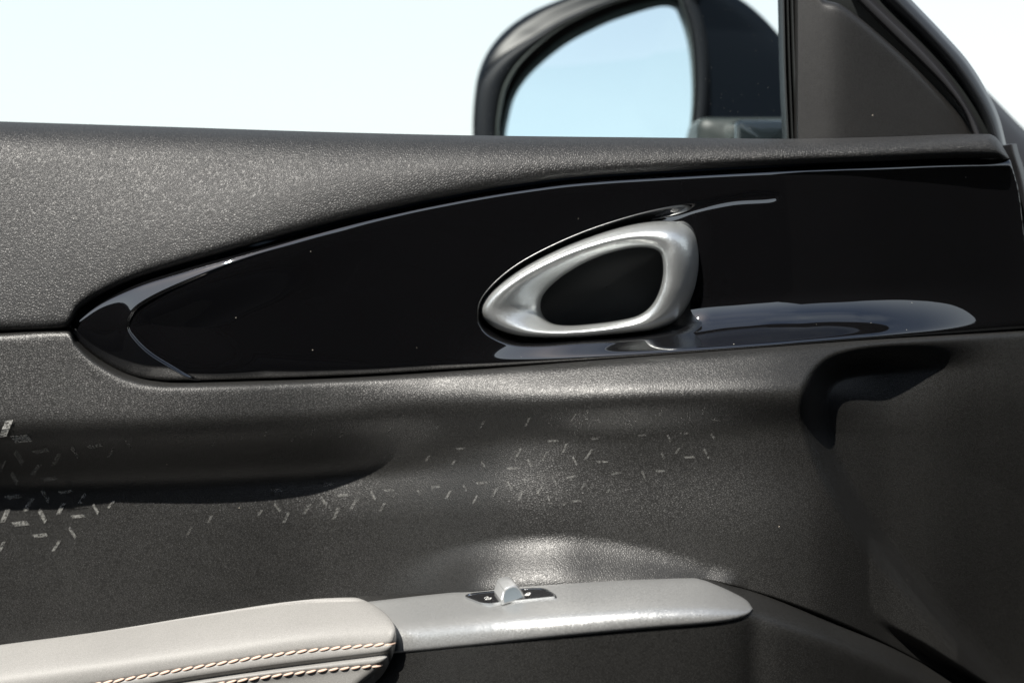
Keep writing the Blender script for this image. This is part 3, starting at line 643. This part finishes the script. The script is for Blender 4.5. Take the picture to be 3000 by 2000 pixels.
# foot of the mirror, a rounded block low beside the seal
def rbox(name, px0, px1, py0, py1, p0, dep, r, mt, par):
    cs = []
    for cx, cy, a0 in ((px1 - r, py0 + r, -90), (px1 - r, py1 - r, 0), (px0 + r, py1 - r, 90), (px0 + r, py0 + r, 180)):
        for i in range(7): a = R(a0 + i * 15); cs.append((cx + r * math.cos(a), cy + r * math.sin(a)))
    cs = np.array(cs); m0 = cs.mean(0); L_ = []
    for f, dz in ((.0, .004), (.8, .003), (.93, .001), (.985, -.001), (1.0, -.004)):
        c = m0 + (cs - m0) * f; L_.append(P(c[:, 0], c[:, 1], np.full(len(c), p0 + dz)))
    L_.append(L_[-1] + np.array([0, dep, 0]))
    return rings(name, L_, mt, par, sharp=0)
rbox('mirror_foot', 2153, 2330, 352, 480, -.10, .08, 16, base('foot_paint', (.10, .12, .115), .2, coat=1), mir)
rbox('mirror_arm', 2040, 2420, 345, 560, -.16, .05, 30, base('arm_plastic', (.02, .026, .025), .5), mir)

# ------------------------------------------------------------------ the car the door belongs to
car = door
fT = pchip([(2780, 150), (2902, 278), (3000, 378), (3200, 560), (3500, 700)])
PX, PY, T, B = loft(2780, 3500, fT, lambda x: np.full_like(x, 2400), 60, 60)
pp = -.16 + .03 * (1 - np.exp(-(PY - T[None]) / 60))
grid('fender', PX, PY, pp, M['dark_metal'], car, skirt=.1)
def slab(name, pts, x0, x1, mt):           # profile in y,z swept along x
    V = []; n = len(pts)
    for x in (x0, x1): V += [(x, y, z) for y, z in pts]
    F = [list(range(n)), list(range(2*n-1, n-1, -1))] + [[i, n+i, n+(i+1) % n, (i+1) % n] for i in range(n)]
    return link(name, mesh_of(name, V, F, True, 30), mt, car)
slab('roof', [(-1.04, 1.34), (-1.08, 1.40), (-1.25, 1.46), (-1.8, 1.50), (-2.6, 1.46), (-2.6, 1.42), (-1.8, 1.45), (-1.25, 1.42), (-1.10, 1.34)], -3.2, 1.1, M['paint'])
slab('sill', [(-1.15, .62), (-1.13, .5), (-1.16, .3), (-2.6, .3), (-2.6, .5), (-1.3, .62)], -2.6, 1.6, M['paint'])
slab('cabin_floor', [(-1.3, .62), (-2.55, .58), (-2.55, .55), (-1.3, .56)], -1.6, 1.3, M['interior'])
slab('far_side', [(-2.5, .5), (-2.5, 1.45), (-2.56, 1.45), (-2.56, .5)], -2.2, 1.4, M['interior'])
slab('rear_side', [(-1.1, .5), (-1.05, .9), (-1.05, 1.36), (-2.5, 1.40), (-2.5, .5)], -4.2, -1.2, M['interior'])
slab('front_wing', [(-1.2, .5), (-1.18, .9), (-1.25, 1.08), (-1.5, 1.16), (-2.5, 1.16), (-2.5, .5)], 1.31, 3.4, M['interior'])
slab('front_sky_block', [(.26, .50), (.26, .98), (-.20, 1.14), (-.60, 1.42), (-2.4, 1.46), (-2.5, .50)], .46, 1.3, M['interior'])  # unseen dash and pillar block, added and raised to cut skylight from the right
slab('seat_cushion', [(-1.45, .62), (-1.38, .78), (-1.45, .84), (-1.9, .84), (-1.95, .78), (-1.9, .62)], -.45, .25, M['interior'])
slab('seat_back', [(-1.45, .70), (-1.40, 1.05), (-1.5, 1.3), (-1.85, 1.3), (-1.95, 1.05), (-1.9, .70)], -.65, -.42, M['interior'])
# ------------------------------------------------------------------ ground
bm = bmesh.new(); bmesh.ops.create_grid(bm, x_segments=8, y_segments=8, size=600)
me = bpy.data.meshes.new('ground'); bm.to_mesh(me); bm.free(); gr = link('ground', me, M['asphalt']); gr['kind'] = 'structure'
